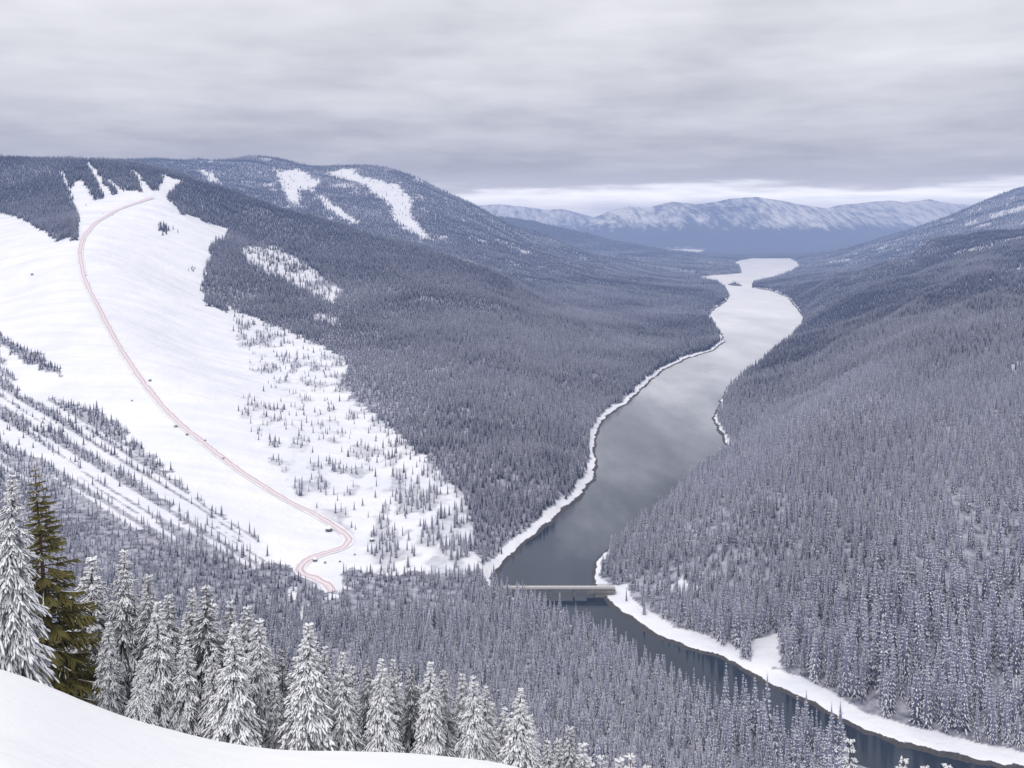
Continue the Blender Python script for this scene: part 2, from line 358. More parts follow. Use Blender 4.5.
# water
m_wat, nt, b = mat('cold_water')
geo = N(nt, 'ShaderNodeNewGeometry').outputs['Position']
mp = N(nt, 'ShaderNodeMapping'); mp.inputs['Scale'].default_value = (.010, .0035, 1); mp.inputs['Rotation'].default_value = (0, 0, -.25); nt.links.new(geo, mp.inputs['Vector'])
wn = noise(nt, 1.0, 5, mp.outputs[0])
sp_ = N(nt, 'ShaderNodeSeparateXYZ'); nt.links.new(geo, sp_.inputs[0])
far_sheen = ramp(nt, math_(nt, 'ADD', math_(nt, 'MULTIPLY', sp_.outputs[1], 1 / 4000), math_(nt, 'MULTIPLY', math_(nt, 'SUBTRACT', wn, .5), .26)), [(.18, (0, 0, 0)), (.27, (.22,) * 3), (.40, (.66,) * 3), (.66, (1.0,) * 3)])  # sky reflection on the distant water, painted in as paler colour
open_ = ramp(nt, wn, [(.40, (.008, .016, .028)), (.72, (.040, .052, .078))])
nt.links.new(mix(nt, far_sheen, open_, mix(nt, wn, (.56, .57, .61), (.90, .90, .92))), b.inputs['Base Color'])
nt.links.new(mix(nt, far_sheen, ramp(nt, wn, [(.40, (.06,) * 3), (.70, (.20,) * 3)]), (.42,) * 3), b.inputs['Roughness'])
b.inputs['IOR'].default_value = 1.33; b.inputs['Specular IOR Level'].default_value = .5
bump(nt, b, math_(nt, 'ADD', noise(nt, .9, 3, geo), math_(nt, 'MULTIPLY', noise(nt, .12, 2, geo), 1.5)), .05, .25)
# conifers
def needle_mat(name, dark, light):
    m, nt, b = mat(name)
    tc = N(nt, 'ShaderNodeTexCoord').outputs['Object']
    rnd = N(nt, 'ShaderNodeObjectInfo').outputs['Random']
    f = math_(nt, 'MULTIPLY_ADD', rnd, .5, math_(nt, 'MULTIPLY', noise(nt, 2.2, 3, tc), .6))
    nt.links.new(mix(nt, f, dark, light), b.inputs['Base Color'])
    b.inputs['Roughness'].default_value = .75
    return m
m_needle = needle_mat('frosted_needles', (.045, .050, .054), (.25, .26, .28))
m_green = needle_mat('olive_needles', (.026, .026, .008), (.140, .120, .034))
m_tsnow, nt, b = mat('tree_snow')
tc = N(nt, 'ShaderNodeTexCoord').outputs['Object']
nt.links.new(mix(nt, noise(nt, 3, 2, tc), (.80, .81, .85), (.86, .865, .89)), b.inputs['Base Color'])
bump(nt, b, noise(nt, 7, 3, tc), .25, .05)
m_bark, nt, b = mat('spruce_bark')
tc = N(nt, 'ShaderNodeTexCoord').outputs['Object']
mp = N(nt, 'ShaderNodeMapping'); mp.inputs['Scale'].default_value = (9, 9, 1.6); nt.links.new(tc, mp.inputs['Vector'])
bn = noise(nt, 1.5, 4, mp.outputs[0])
nt.links.new(mix(nt, bn, (.035, .022, .018), (.17, .085, .06)), b.inputs['Base Color']); bump(nt, b, bn, .8, .05)
# forest conifers: dark needles and a dusting of snow that varies from tree to tree
def forest_mats():
    out = []
    for snowy in (False, True):
        m, nt, b = mat('forest_snow' if snowy else 'forest_needles')
        tc = N(nt, 'ShaderNodeTexCoord').outputs['Object']
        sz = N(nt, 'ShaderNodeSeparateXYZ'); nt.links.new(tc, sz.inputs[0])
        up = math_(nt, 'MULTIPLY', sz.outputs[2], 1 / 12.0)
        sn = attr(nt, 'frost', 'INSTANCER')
        a = math_(nt, 'SUBTRACT', math_(nt, 'MULTIPLY', up, 1.15), .62)                       # snow on the upper boughs, with shade painted in toward the base
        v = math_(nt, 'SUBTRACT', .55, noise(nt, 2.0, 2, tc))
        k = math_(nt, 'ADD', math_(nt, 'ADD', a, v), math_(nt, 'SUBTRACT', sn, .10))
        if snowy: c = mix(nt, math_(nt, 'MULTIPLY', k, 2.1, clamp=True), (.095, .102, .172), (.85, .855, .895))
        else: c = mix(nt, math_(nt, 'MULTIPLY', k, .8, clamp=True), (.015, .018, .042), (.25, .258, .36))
        nt.links.new(c, b.inputs['Base Color']); out.append(m)
    return out
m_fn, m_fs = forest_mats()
m_road, nt, b = mat('packed_track')
uv = N(nt, 'ShaderNodeAttribute', attribute_name='across').outputs['Fac']
tc = N(nt, 'ShaderNodeTexCoord').outputs['Object']
edge = math_(nt, 'ADD', uv, math_(nt, 'MULTIPLY', math_(nt, 'SUBTRACT', noise(nt, .09, 4, tc), .5), .5))
nt.links.new(ramp(nt, edge, [(0, (.80, .79, .83)), (.15, (.73, .68, .71)), (.27, (.52, .41, .44)), (.38, (.68, .60, .63)), (.60, (.72, .65, .68)), (.72, (.46, .35, .38)), (.84, (.72, .67, .70)), (1, (.80, .79, .83))]), b.inputs['Base Color'])
m_conc, nt, b = mat('weathered_concrete')
tc = N(nt, 'ShaderNodeTexCoord').outputs['Object']
nt.links.new(mix(nt, noise(nt, .8, 5, tc), (.13, .125, .12), (.30, .29, .28)), b.inputs['Base Color'])
m_worn, nt, b = mat('trodden_snow')
tc = N(nt, 'ShaderNodeTexCoord').outputs['Object']
nt.links.new(mix(nt, noise(nt, .5, 4, tc), (.30, .29, .28), (.62, .61, .62)), b.inputs['Base Color'])
m_rail, nt, b = mat('grey_railing'); b.inputs['Base Color'].default_value = (.16, .15, .15, 1); b.inputs['Metallic'].default_value = .3
m_stone, nt, b = mat('dark_stone')
tc = N(nt, 'ShaderNodeTexCoord').outputs['Object']
nt.links.new(mix(nt, noise(nt, .9, 4, tc), (.05, .05, .055), (.17, .16, .16)), b.inputs['Base Color'])

# ------------------------------------------------------------------ object helpers
def link(name, verts, faces, mats, parent=None, smooth_=False, mi=None):
    me = D.meshes.new(name)
    me.from_pydata([tuple(v) for v in verts], [], faces)
    for m in (mats if isinstance(mats, (list, tuple)) else [mats]): me.materials.append(m)
    if mi is not None: me.polygons.foreach_set('material_index', np.asarray(mi, dtype=np.int32))
    if smooth_: me.polygons.foreach_set('use_smooth', np.ones(len(me.polygons), bool))
    me.update()
    o = D.objects.new(name, me); COL.objects.link(o)
    if parent is not None: o.parent = parent
    return o
def tag(o, label, cat, group=None):
    o['label'] = label; o['category'] = cat
    if group: o['group'] = group
def grid_mesh(name, X, Y, Z, m, keep=None):
    nv, nu = X.shape
    me = D.meshes.new(name)
    idx = np.arange(nv * nu).reshape(nv, nu)
    q = np.stack([idx[:-1, :-1], idx[:-1, 1:], idx[1:, 1:], idx[1:, :-1]], -1).reshape(-1, 4)
    me.vertices.add(nv * nu); me.vertices.foreach_set('co', np.stack([X, Y, Z], -1).astype(np.float32).ravel())
    me.loops.add(q.size); me.loops.foreach_set('vertex_index', q.astype(np.int32).ravel())
    me.polygons.add(len(q)); me.polygons.foreach_set('loop_start', np.arange(0, q.size, 4, dtype=np.int32))
    me.polygons.foreach_set('use_smooth', np.ones(len(q), bool))
    me.update(calc_edges=True); me.materials.append(m)
    o = D.objects.new(name, me); COL.objects.link(o); return o
def fattr(o, name, vals):
    a = o.data.attributes.new(name, 'FLOAT', 'POINT'); a.data.foreach_set('value', np.asarray(vals, dtype=np.float32).ravel())

# ------------------------------------------------------------------ terrain, water
# shade painted on the forest floor fades to snow where the wood thins; beyond 6 km the texture itself carries the woods
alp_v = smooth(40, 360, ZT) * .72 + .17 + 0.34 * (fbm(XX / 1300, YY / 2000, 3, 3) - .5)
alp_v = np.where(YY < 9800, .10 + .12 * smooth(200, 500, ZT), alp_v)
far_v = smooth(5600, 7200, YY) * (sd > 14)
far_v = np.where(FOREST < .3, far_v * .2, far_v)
rock_v = 1 - smooth(1.0, 2.4 + 4.5 * fbm(XX / 14, YY / 14, 3, 18) + np.clip(YY - 800, 0, 1e5) * .0009, sd)
ksplit = int(np.searchsorted(vs, math.log(9900)))
def piece(name, a, b_):
    s = slice(a, b_)
    o = grid_mesh(name, XX[s], YY[s], ZT[s], m_ter)
    fattr(o, 'forest', np.clip(FOREST[s] * 1.0, 0, 1)); fattr(o, 'rock', rock_v[s]); fattr(o, 'alpine', alp_v[s]); fattr(o, 'far', far_v[s])
    o['kind'] = 'structure'; return o
piece('terrain', 0, ksplit + 1)
piece('mountains', ksplit, NV)
w = link('water', [(-2500, 380, 0), (3000, 380, 0), (6000, 12500, 0), (-3000, 12500, 0)], [(0, 1, 2, 3)], m_wat); w['kind'] = 'structure'

# ------------------------------------------------------------------ foreground snow slope (a convex shoulder under the camera)
YC = 46.0
cr_x = [-500, -250, 0, 40, 100, 150, 200, 230, 260, 300, 350, 400, 450, 500, 520, 560, 620, 700, 900, 1300, 1500]
cr_y = [560, 610, 669, 683, 708.5, 725, 738.5, 744.5, 748, 750.5, 751.5, 753, 757, 762, 767, 782, 812, 850, 900, 930, 940]
def fore_z(X, Y):
    Ys = np.maximum(Y, 0.5)
    px = CX + F * X / np.maximum(Ys, 12)
    R = np.interp(px, cr_x, cr_y)
    R = (R + np.interp(px - 18, cr_x, cr_y) + np.interp(px + 18, cr_x, cr_y)) / 3
    s = (R - HR - F * 1.7 / YC) / F
    z = 248.3 - s * Y - 0.016 * np.clip(Y - YC, 0, 1e9) ** 2
    return z + (fbm(X / 5.5, Y / 5.5, 3, 13) - .5) * .22 * smooth(4, 20, Y)
fy = np.concatenate([np.linspace(-14, 4, 10), np.exp(np.linspace(math.log(4.4), math.log(96), 190))])
fu = np.linspace(-1.0, 1.0, 260)
FX = np.array([fu * max(y, 12 + .2 * y) for y in fy]); FY = np.repeat(fy[:, None], len(fu), 1)
FZ = fore_z(FX, FY)
o = grid_mesh('snow_slope', FX, FY, FZ, m_snow); o['kind'] = 'structure'

# ------------------------------------------------------------------ conifers
class Mesh:
    def __init__(s): s.v, s.f, s.m = [], [], []
    def blade(s, p0, p1, p2, w0, w1, sag, m=0):                # a needle spray: a roof-shaped strip, its edges hanging
        d = p2 - p0; n = np.hypot(d[0], d[1]) + 1e-6
        side = np.array([-d[1] / n, d[0] / n, 0.0]); dn = np.array([0, 0, -sag])
        k = len(s.v)
        s.v += [p0 - side * w0 + dn * .6, p0, p0 + side * w0 + dn * .6, p1 - side * w1 + dn, p1, p1 + side * w1 + dn, p2 + dn * .3]
        s.f += [(k, k + 1, k + 4, k + 3), (k + 1, k + 2, k + 5, k + 4), (k + 3, k + 4, k + 6), (k + 4, k + 5, k + 6)]; s.m += [m] * 4
    def lump(s, p0, p1, r, h, m=0, n=5, bend=0.0):             # a snow load lying along a twig
        d = p1 - p0; L = np.linalg.norm(d) + 1e-6; hn = np.hypot(d[0], d[1]) + 1e-6
        side = np.array([-d[1] / hn, d[0] / hn, 0.0]); up = np.cross(d / L, side); up = up * (1 if up[2] > 0 else -1)
        k = len(s.v)
        s.v.append(p0)
        for t, q in ((.3, .85), (.72, 1.0)):
            c = p0 + d * t + up * bend
            for a in range(n):
                an = 2 * math.pi * a / n + .3
                s.v.append(c + side * (r * q * math.cos(an)) + up * (h * q * (math.sin(an) * (.9 if math.sin(an) > 0 else .45))))
        s.v.append(p1)
        for a in range(n):
            b = (a + 1) % n
            s.f += [(k, k + 1 + b, k + 1 + a), (k + 1 + a, k + 1 + b, k + 1 + n + b, k + 1 + n + a), (k + 1 + n + a, k + 1 + n + b, k + 1 + 2 * n)]
            s.m += [m] * 3
    def tube(s, pts, rad, n=8, m=0):
        k = len(s.v)
        for p, r in zip(pts, rad):
            for a in range(n):
                an = 2 * math.pi * a / n
                s.v.append(np.array([p[0] + r * math.cos(an), p[1] + r * math.sin(an), p[2]]))
        for i in range(len(pts) - 1):
            for a in range(n):
                b = (a + 1) % n
                s.f.append((k + i * n + a, k + i * n + b, k + (i + 1) * n + b, k + (i + 1) * n + a)); s.m.append(m)

def spruce(seed, Ht, R, whorls, nb, twigs, snow=.8, droop=1.0, base=.05, lump=1.0, one=False, bias=None, gappy=0.1, needle_w=1.0, wc=.030, dr0=-.42, spread=(.6, 1.0)):
    r = random.Random(seed)
    nd, sn, tr = Mesh(), Mesh(), Mesh()
    U = r.uniform
    tr.tube([np.array([0, 0, -1.2]), np.array([0, 0, .4]), np.array([0, 0, Ht * .5]), np.array([0, 0, Ht * .985])], [Ht * .017, Ht * .0135, Ht * .008, Ht * .001], 8 if twigs else 5)
    for wv in range(whorls):
        t = (wv + U(-.25, .25)) / whorls
        t = max(0, t)
        z = Ht * (base + (.985 - base) * t ** .86)
        tt = (z / Ht - base) / (1 - base)
        Lmax = R * (1 - tt) ** .95 * (0.86 + .14 * math.sin(wv * 1.9 + seed)) + .02 * Ht * .6
        n = max(3, int(round(nb * (.55 + .45 * (1 - tt)))))
        a0 = U(0, 6.28)
        for bi in range(n):
            if U(0, 1) < gappy * (1 - tt * .5): continue
            an = a0 + 2 * math.pi * bi / n + U(-.35, .35)
            L = Lmax * U(.72, 1.12)
            if bias: L *= 1 + bias * math.cos(an) * (1 - tt * .6)
            dx, dy = math.cos(an), math.sin(an)
            slope = (dr0 + (.20 - dr0) * tt ** 2.2) * droop + U(-.12, .12)
            curve = -.20 * droop * (1 - tt) * U(.5, 1.3)
            def pt(s):
                return np.array([dx * L * s, dy * L * s, z + L * (slope * s + curve * s * s + .10 * s ** 4 * (1 - tt))])
            wN = (wc + .085 * L / max(R, .1)) * R / 2.2 * needle_w
            segs = 3 if twigs >= 3 else (2 if twigs else 1)
            if segs == 1:
                nd.blade(pt(0.05), pt(.55), pt(1), wN * 1.3, wN * 2.2, wN * 1.1)
            else:
                for k in range(segs):
                    nd.blade(pt(k / segs), pt((k + .6) / segs), pt((k + 1.12) / segs), wN * .9, wN * 1.05, wN * 1.0)
            has = U(0, 1) < snow + .1
            if has:
                if segs == 1:
                    sn.lump(pt(.18) + np.array([0, 0, wN * .35]), pt(.97) + np.array([0, 0, wN * .25]), wN * 1.25 * lump, wN * .8 * lump, n=4)
                else:
                    ns = 5
                    for k in range(ns):
                        if U(0, 1) < .14: continue
                        lf = np.array([U(-.5, .5) * wN, U(-.5, .5) * wN, wN * U(.1, .4)])
                        sn.lump(pt(max(.06, (k - .25) / ns)) + lf, pt(min(1.06, (k + 1.25) / ns)) + lf, wN * U(.5, 1.0) * lump, wN * U(.45, .9) * lump)
            for k in range(twigs):
                s = .22 + .72 * (k + U(-.2, .3)) / max(1, twigs)
                for sg in (-1, 1):
                    if U(0, 1) < .1: continue
                    ta = an + sg * U(*spread)
                    tl = L * .46 * (1 - .55 * s) * U(.7, 1.2) + .05
                    p0 = pt(s); ts = slope - .25 * U(.6, 1.6)
                    p1 = p0 + np.array([math.cos(ta) * tl * .55, math.sin(ta) * tl * .55, tl * .55 * ts])
                    p2 = p0 + np.array([math.cos(ta) * tl, math.sin(ta) * tl, tl * (ts - .1)])
                    nd.blade(p0, p1, p2, wN * .5, wN * .75, wN * .85)
                    if has and U(0, 1) < snow:
                        for q0, q1 in (((.0, 1.05),) if U(0, 1) < .6 else ((.05, .5), (.5, 1.05))):
                            if U(0, 1) < .1: continue
                            lf = np.array([U(-.3, .3) * wN, U(-.3, .3) * wN, wN * U(.05, .35)])
                            sn.lump(p0 + (p2 - p0) * q0 + lf, p0 + (p2 - p0) * q1 + lf, wN * U(.38, .75) * lump, wN * U(.36, .7) * lump)
    # leader
    nd.blade(np.array([0, 0, Ht * .95]), np.array([.02, 0, Ht * .975]), np.array([0, 0, Ht]), R * .03, R * .025, R * .02)
    if one:
        m_ = 7
        for (za, ra), (zb_, rb) in zip(((.04, .40), (.35, .32), (.7, .16)), ((.35, .35), (.7, .18), (.94, .004))):
            nd.tube([np.array([0, 0, Ht * za]), np.array([0, 0, Ht * zb_])], [R * ra, R * rb], m_)
        v = nd.v + sn.v + tr.v
        f = nd.f + [tuple(i + len(nd.v) for i in q) for q in sn.f] + [tuple(i + len(nd.v) + len(sn.v) for i in q) for q in tr.f]
        return v, f, [0] * len(nd.f) + [1] * len(sn.f) + [0] * len(tr.f)
    return nd, sn, tr

# ------------------------------------------------------------------ the big spruces behind the crest: (tip x, tip row, distance, width factor, kind, label)
HERO = [
 (9, 468, 50, .94, 0, 'tallest snow-laden spruce at the left end of the crest, beside the olive-green tree'),
 (-14, 520, 60, 1.1, 1, 'snow-laden spruce cut by the left edge of the picture'),
 (91, 552, 62, 1.2, 2, 'broad white spruce half hidden behind the right side of the olive-green tree'),
 (104, 574, 66, 1.0, 3, 'slim white spruce peeping out between the olive-green tree and the tall pointed one'),
 (122, 545, 60, 1.0, 4, 'tall pointed snowy spruce standing clear to the right of the olive-green tree'),
 (139, 658, 54, .95, 5, 'smallest young snowy spruce at the very front, its base in the open snow'),
 (149, 568, 60, .95, 6, 'tall dark-hearted spruce rising behind the small young one'),
 (160, 598, 57, 1.05, 1, 'full snowy spruce in front of the tall dark-hearted one'),
 (172, 586, 66, .9, 0, 'narrow snowy spruce behind the full one, just left of the twin tips'),
 (190, 583, 64, .85, 3, 'left tree of the pair of twin-tipped spruces'),
 (205, 579, 62, 1.0, 6, 'right and taller tree of the pair of twin-tipped spruces, dark inside'),
 (218, 595, 66, .9, 2, 'snowy spruce with its tip between the twin tips and the big white one'),
 (233, 620, 56, 1.15, 1, 'big heavily snowed spruce at the front of the middle of the row'),
 (230, 594, 67, .85, 4, 'slim spruce rising straight behind the big heavily snowed one'),
 (244, 600, 65, .9, 0, 'spruce with a thin white tip just right of the big heavily snowed one'),
 (259, 614, 59, 1.1, 5, 'wide spruce with long drooping boughs left of the dark gap'),
 (284, 641, 68, .9, 7, 'dark thin spruce standing in the dark gap of the row'),
 (306, 618, 57, 1.15, 2, 'stout isolated-looking snowy spruce right of the dark gap, tallest of its neighbours'),
 (325, 641, 66, .9, 3, 'spruce behind the right shoulder of the stout one'),
 (344, 648, 58, 1.05, 0, 'regular cone-shaped snowy spruce second in line right of the dark gap'),
 (354, 663, 67, .85, 4, 'short spruce tucked behind the regular cone-shaped one'),
 (367, 656, 62, .85, 7, 'slender dark-flecked spruce between two whiter ones'),
 (383, 656, 58, 1.0, 1, 'snowy spruce with chevron boughs before a close twin'),
 (393, 655, 64, .85, 3, 'close twin behind the spruce with chevron boughs'),
 (411, 658, 60, .85, 7, 'darkest snowy spruce of the right half of the row, bare trunk gaps showing'),
 (429, 657, 59, .95, 2, 'pale thickly frosted spruce right of the darkest one'),
 (446, 666, 61, .9, 6, 'spruce with a dark core and white outer boughs between two pale ones'),
 (460, 671, 66, .85, 4, 'thin spruce set back before the last large group of the row'),
 (474, 671, 58, 1.0, 5, 'broad chevron-boughed spruce near the right end of the snow crest'),
 (483, 682, 63, .9, 0, 'spruce leaning close on the right of the broad chevron-boughed one'),
 (491, 696, 68, .9, 3, 'lower white spruce half hidden before the rounded last one'),
 (503, 704, 66, .95, 1, 'low bushy white spruce touching the rounded last one'),
 (519, 685, 57, 1.2, 2, 'rounded snow-heavy spruce that closes the row where the crest leaves the picture'),
 (533, 710, 64, .95, 4, 'small frosted spruce on the right flank of the rounded last one'),
 (547, 735, 70, .95, 0, 'low spruce tip at the bottom edge just right of the row'),
 (556, 731, 74, .9, 3, 'thin spruce tip beside the lowest right end of the row'),
 (569, 721, 72, .9, 6, 'lone taller spruce tip at the bottom edge right of the row'),
 (584, 738, 76, .9, 1, 'pale spruce tip right of the lone taller one'),
 (606, 751, 78, .9, 4, 'small white spruce tip, left of a pair at the bottom edge'),
 (620, 748, 80, .9, 2, 'left tip of a close pair of spruces at the bottom edge'),
 (632, 747, 84, .9, 5, 'right tip of a close pair of spruces at the bottom edge'),
 (853, 723, 128, .78, 3, 'tallest of the four snowy spruce tips in front of the river bend'),
 (901, 744, 132, .78, 4, 'second spruce tip in front of the river bend, by the snowy spit'),
 (934, 752, 138, .72, 3, 'third and thinnest spruce tip in front of the river bend'),
 (953, 756, 136, .75, 0, 'rightmost of the four snowy spruce tips in front of the river bend'),
]
VAR = [dict(snow=.86, lump=1.15, R=.190, whorls=34, nb=9, droop=1.0), dict(snow=.92, lump=1.3, R=.205, whorls=32, nb=9, droop=1.1), dict(snow=.92, lump=1.35, R=.20, whorls=32, nb=9, droop=1.05),
       dict(snow=.85, lump=1.1, R=.17, whorls=33, nb=8, droop=1.0), dict(snow=.84, lump=1.1, R=.18, whorls=34, nb=8, droop=1.15), dict(snow=.9, lump=1.25, R=.21, whorls=30, nb=9, droop=1.25),
       dict(snow=.70, lump=1.05, R=.185, whorls=33, nb=8, droop=1.0), dict(snow=.52, lump=1.0, R=.17, whorls=31, nb=8, droop=1.0)]
protos = {}
def crown(nd, sn, m, root):                          # boughs and the snow that lies on them
    k = len(nd.v)
    o = link('crown', nd.v + sn.v, nd.f + [tuple(i + k for i in q) for q in sn.f], [m, m_tsnow], root, False, [0] * len(nd.f) + [1] * len(sn.f))
    o.data.polygons.foreach_set('use_smooth', np.array([False] * len(nd.f) + [True] * len(sn.f))); return o
def hero_tree(i, px, tip, Y, wf, var, label, group='snow-laden spruces along the crest'):
    X = (px - CX) / F * Y
    if Y < 69: zb = float(fore_z(np.array([X]), np.array([Y]))[0])
    else: zb = max(float(fore_z(np.array([X]), np.array([Y]))[0]), float(grid_at(ZT, np.array([X]), np.array([Y]))[0]))
    ht = H - (tip - HR) / F * Y - zb
    sc = ht / 12.0
    root = D.objects.new('snowy_spruce', None); COL.objects.link(root); root.empty_display_size = .5
    if var not in protos:
        v = VAR[var]
        nd, sn, tr = spruce(100 + var, 12.0, 12.0 * v['R'] * 1.30, v['whorls'] + 9, v['nb'] + 2, 6, v['snow'], v['droop'], .03, v['lump'] * 1.05, needle_w=.74, dr0=-.78, spread=(.32, .75))
        protos[var] = (link('trunk', tr.v, tr.f, m_bark, root, True), crown(nd, sn, m_needle, root))
    else:
        for p in protos[var]:
            q = p.copy(); COL.objects.link(q); q.parent = root
    root.location = (X, Y, zb - .05)
    wid = min(max(sc, .55), 1.25)
    root.scale = (wf * (sc * .65 + .35 * wid), wf * (sc * .65 + .35 * wid), sc)
    root.rotation_euler = (random.uniform(-.02, .02), random.uniform(-.02, .02), random.uniform(0, 6.28))
    tag(root, label, 'spruce tree', group)
    return ht
for i, h in enumerate(HERO): hero_tree(i, *h)
for i, h in enumerate([(107, 618, 57, 1.0, 2, 'white spruce filling the front between the tall pointed tree and the olive-green one'), (186, 632, 57, 1.0, 1, 'white spruce at the front directly below the twin tips'),
                       (212, 645, 57, .95, 5, 'drooping white spruce at the front, touching the left side of the big heavily snowed one'), (275, 676, 58, .95, 2, 'low white spruce at the front of the dark gap')]): hero_tree(i, *h)
FILL = [(72, 590, 70, 1.0, 3), (112, 592, 72, .95, 6), (135, 598, 70, .95, 0), (182, 612, 71, .95, 1), (197, 606, 72, .9, 4), (252, 628, 70, .95, 2), (270, 640, 72, .95, 3), (295, 652, 70, .9, 6), (316, 660, 72, .95, 1), (335, 668, 70, .95, 4),
        (375, 674, 72, .95, 0), (402, 676, 70, .95, 2), (420, 680, 71, .95, 6), (438, 684, 72, .95, 3), (467, 692, 70, .95, 1), (511, 712, 72, .95, 5), (595, 758, 80, .9, 0), (643, 757, 88, .9, 3)]
for i, h in enumerate(FILL): hero_tree(i, *h, 'lower frosted spruce of the second row, filling a gap behind the front spruces', 'spruces of the second row')
# the one green tree
Y = 57.0
X = (54 - CX) / F * Y
zb = float(fore_z(np.array([X]), np.array([Y]))[0])
ht = H - (460 - HR) / F * Y - zb
root = D.objects.new('green_spruce', None); COL.objects.link(root)
nd, sn, tr = spruce(501, ht, ht * .18, 31, 11, 15, .14, .35, .11, .5, bias=.45, gappy=.16, needle_w=.42, wc=.06, dr0=-.50, spread=(.4, .9))
link('trunk', tr.v, tr.f, m_bark, root, True); crown(nd, sn, m_green, root)
root.location = (X, Y, zb); root.rotation_euler = (0, -math.atan2(20 / F * Y, ht), 0)
tag(root, 'only bare olive-green spruce, its reddish trunk leaning among the snowy ones', 'spruce tree')

# ------------------------------------------------------------------ the track down the slope
road_px = [(153, 198), (140, 202), (125, 207), (112, 213), (100, 220), (90, 229), (83, 239), (80, 252), (82, 268), (86, 282), (93, 297), (102, 314), (112, 333), (124, 354), (137, 374), (152, 393), (168, 412), (185, 428), (204, 443), (225, 460), (246, 475), (268, 489), (290, 502), (310, 512), (328, 522), (341, 531), (348, 538), (346, 545), (336, 550), (322, 554), (308, 560), (300, 567), (302, 573), (314, 578), (326, 584), (332, 592)]
RP = [q for q in (on_ground(*p) for p in road_px) if q]
def catmull(p, n):
    out = []
    p = np.array(p); p = np.vstack([2 * p[0] - p[1], p, 2 * p[-1] - p[-2]])
    for i in range(1, len(p) - 2):
        for k in range(n):
            t = k / n
            out.append(.5 * (2 * p[i] + (p[i + 1] - p[i - 1]) * t + (2 * p[i - 1] - 5 * p[i] + 4 * p[i + 1] - p[i + 2]) * t * t + (3 * p[i] - p[i - 1] - 3 * p[i + 1] + p[i + 2]) * t ** 3))
    out.append(p[-2]); return np.array(out)
cl = catmull([q[:2] for q in RP], 14)
# ------------------------------------------------------------------ the forest
SRC = []
for k, (R_, wh, nb) in enumerate([(2.0, 17, 7), (1.75, 18, 6), (2.25, 16, 7), (1.6, 17, 6), (1.95, 16, 7)]):
    v, f, mi = spruce(900 + k, 12.0, R_, wh, nb, 1 if k < 3 else 0, [.92, .84, .95, .80, .88][k], 1.35, .02, 1.42, one=True, needle_w=1.15, gappy=.06)
    SRC.append((v, f, mi))

# candidate positions: jittered rows in distance
pts = []
Y = 150.0
while Y < 8200:
    sp = max(4.3, Y * .0021) if Y > 330 else 4.8
    n = int(1.36 * Y / sp)
    u = (np.arange(n) + rng.uniform(0, 1, n)) / n * 1.36 - .68
    pts.append(np.stack([u * Y, Y + rng.uniform(-.5, .5, n) * sp], 1))
    Y += sp
pts = np.concatenate(pts)
X_, Y_ = pts[:, 0], pts[:, 1]
Z_ = grid_at(ZT, X_, Y_); S_ = grid_at(sd, X_, Y_)
row_ = HR + F * (H - Z_) / Y_
f_ = forest_at(X_, Y_, row_, S_, grid_at(LEFT, X_, Y_))
h_ = tree_height(X_, Y_) * rng.normal(1, .20, len(X_)).clip(.5, 1.55) * (.70 + .60 * fbm(X_ / 55, Y_ / 55, 3, 19))
ok = (rng.uniform(0, 1, len(X_)) < f_ * np.where(h_ > 17, .58, .92) * (.62 + .55 * np.maximum(smooth(.30, .52, fbm(X_ / 45, Y_ / 45, 3, 29)), smooth(1500, 2600, Y_) * .75))) & (S_ > 3) & (Z_ > .8)
ok &= ~((grid_at(LEFT, X_, Y_) > .5) & (CX + F * X_ / Y_ > 846) & (Y_ < 640))
# only what the valley shows from about here: drop trees far behind a crest
run = np.minimum.accumulate(ROW - 0, axis=0)
prev = grid_at(run, X_, Y_ * .992)
top = HR + F * (H - Z_ - h_) / Y_
ok &= (top < prev + 14) & (top < 800)
# keep the strip right behind the crest free for the big spruces
ok &= ~((Y_ < 165) & (CX + F * X_ / Y_ < 640))
ok &= ~((Y_ < 330) & (top > 768))
bridge_x = (X_ > -6) & (X_ < 74) & (np.abs(Y_ - 612) < 5)
ok &= ~bridge_x
ok &= polydist(X_, Y_, [tuple(q) for q in cl[::7]], False) > 8
X_, Y_, Z_, h_, top, f_, row_ = (a[ok] for a in (X_, Y_, Z_, h_, top, f_, row_))
px_ = CX + F * X_ / Y_
frost = .66 + .75 * (fbm(X_ / 160, Y_ / 160, 3, 43) - .5) + .26 * smooth(40, 200, X_) * (1 - smooth(650, 1500, Y_)) + .12 * (1 - smooth(420, 600, Y_)) + rng.normal(0, .12, len(X_))
frost -= .20 * smooth(900, 2600, Y_) + .16 * smooth(3000, 3600, Y_) - .20 * (1 - smooth(480, 760, Y_)) + .05 * (X_ < 0)
frost += 1.0 * grid_at(spur_f, X_, Y_) * smooth(60, 200, X_)
frost += .22 * ((f_ < .85) & (px_ < 480) & (Y_ > 560) & (Y_ < 2300)) - .26 * smooth(120, 400, X_) * smooth(1100, 2000, Y_) * (1 - smooth(3200, 3500, Y_)) - .16 * (X_ < 0) * smooth(1900, 2300, Y_) * (1 - smooth(2700, 2900, Y_))
frost = frost.clip(.05, 1.1)
print('trees', len(X_))
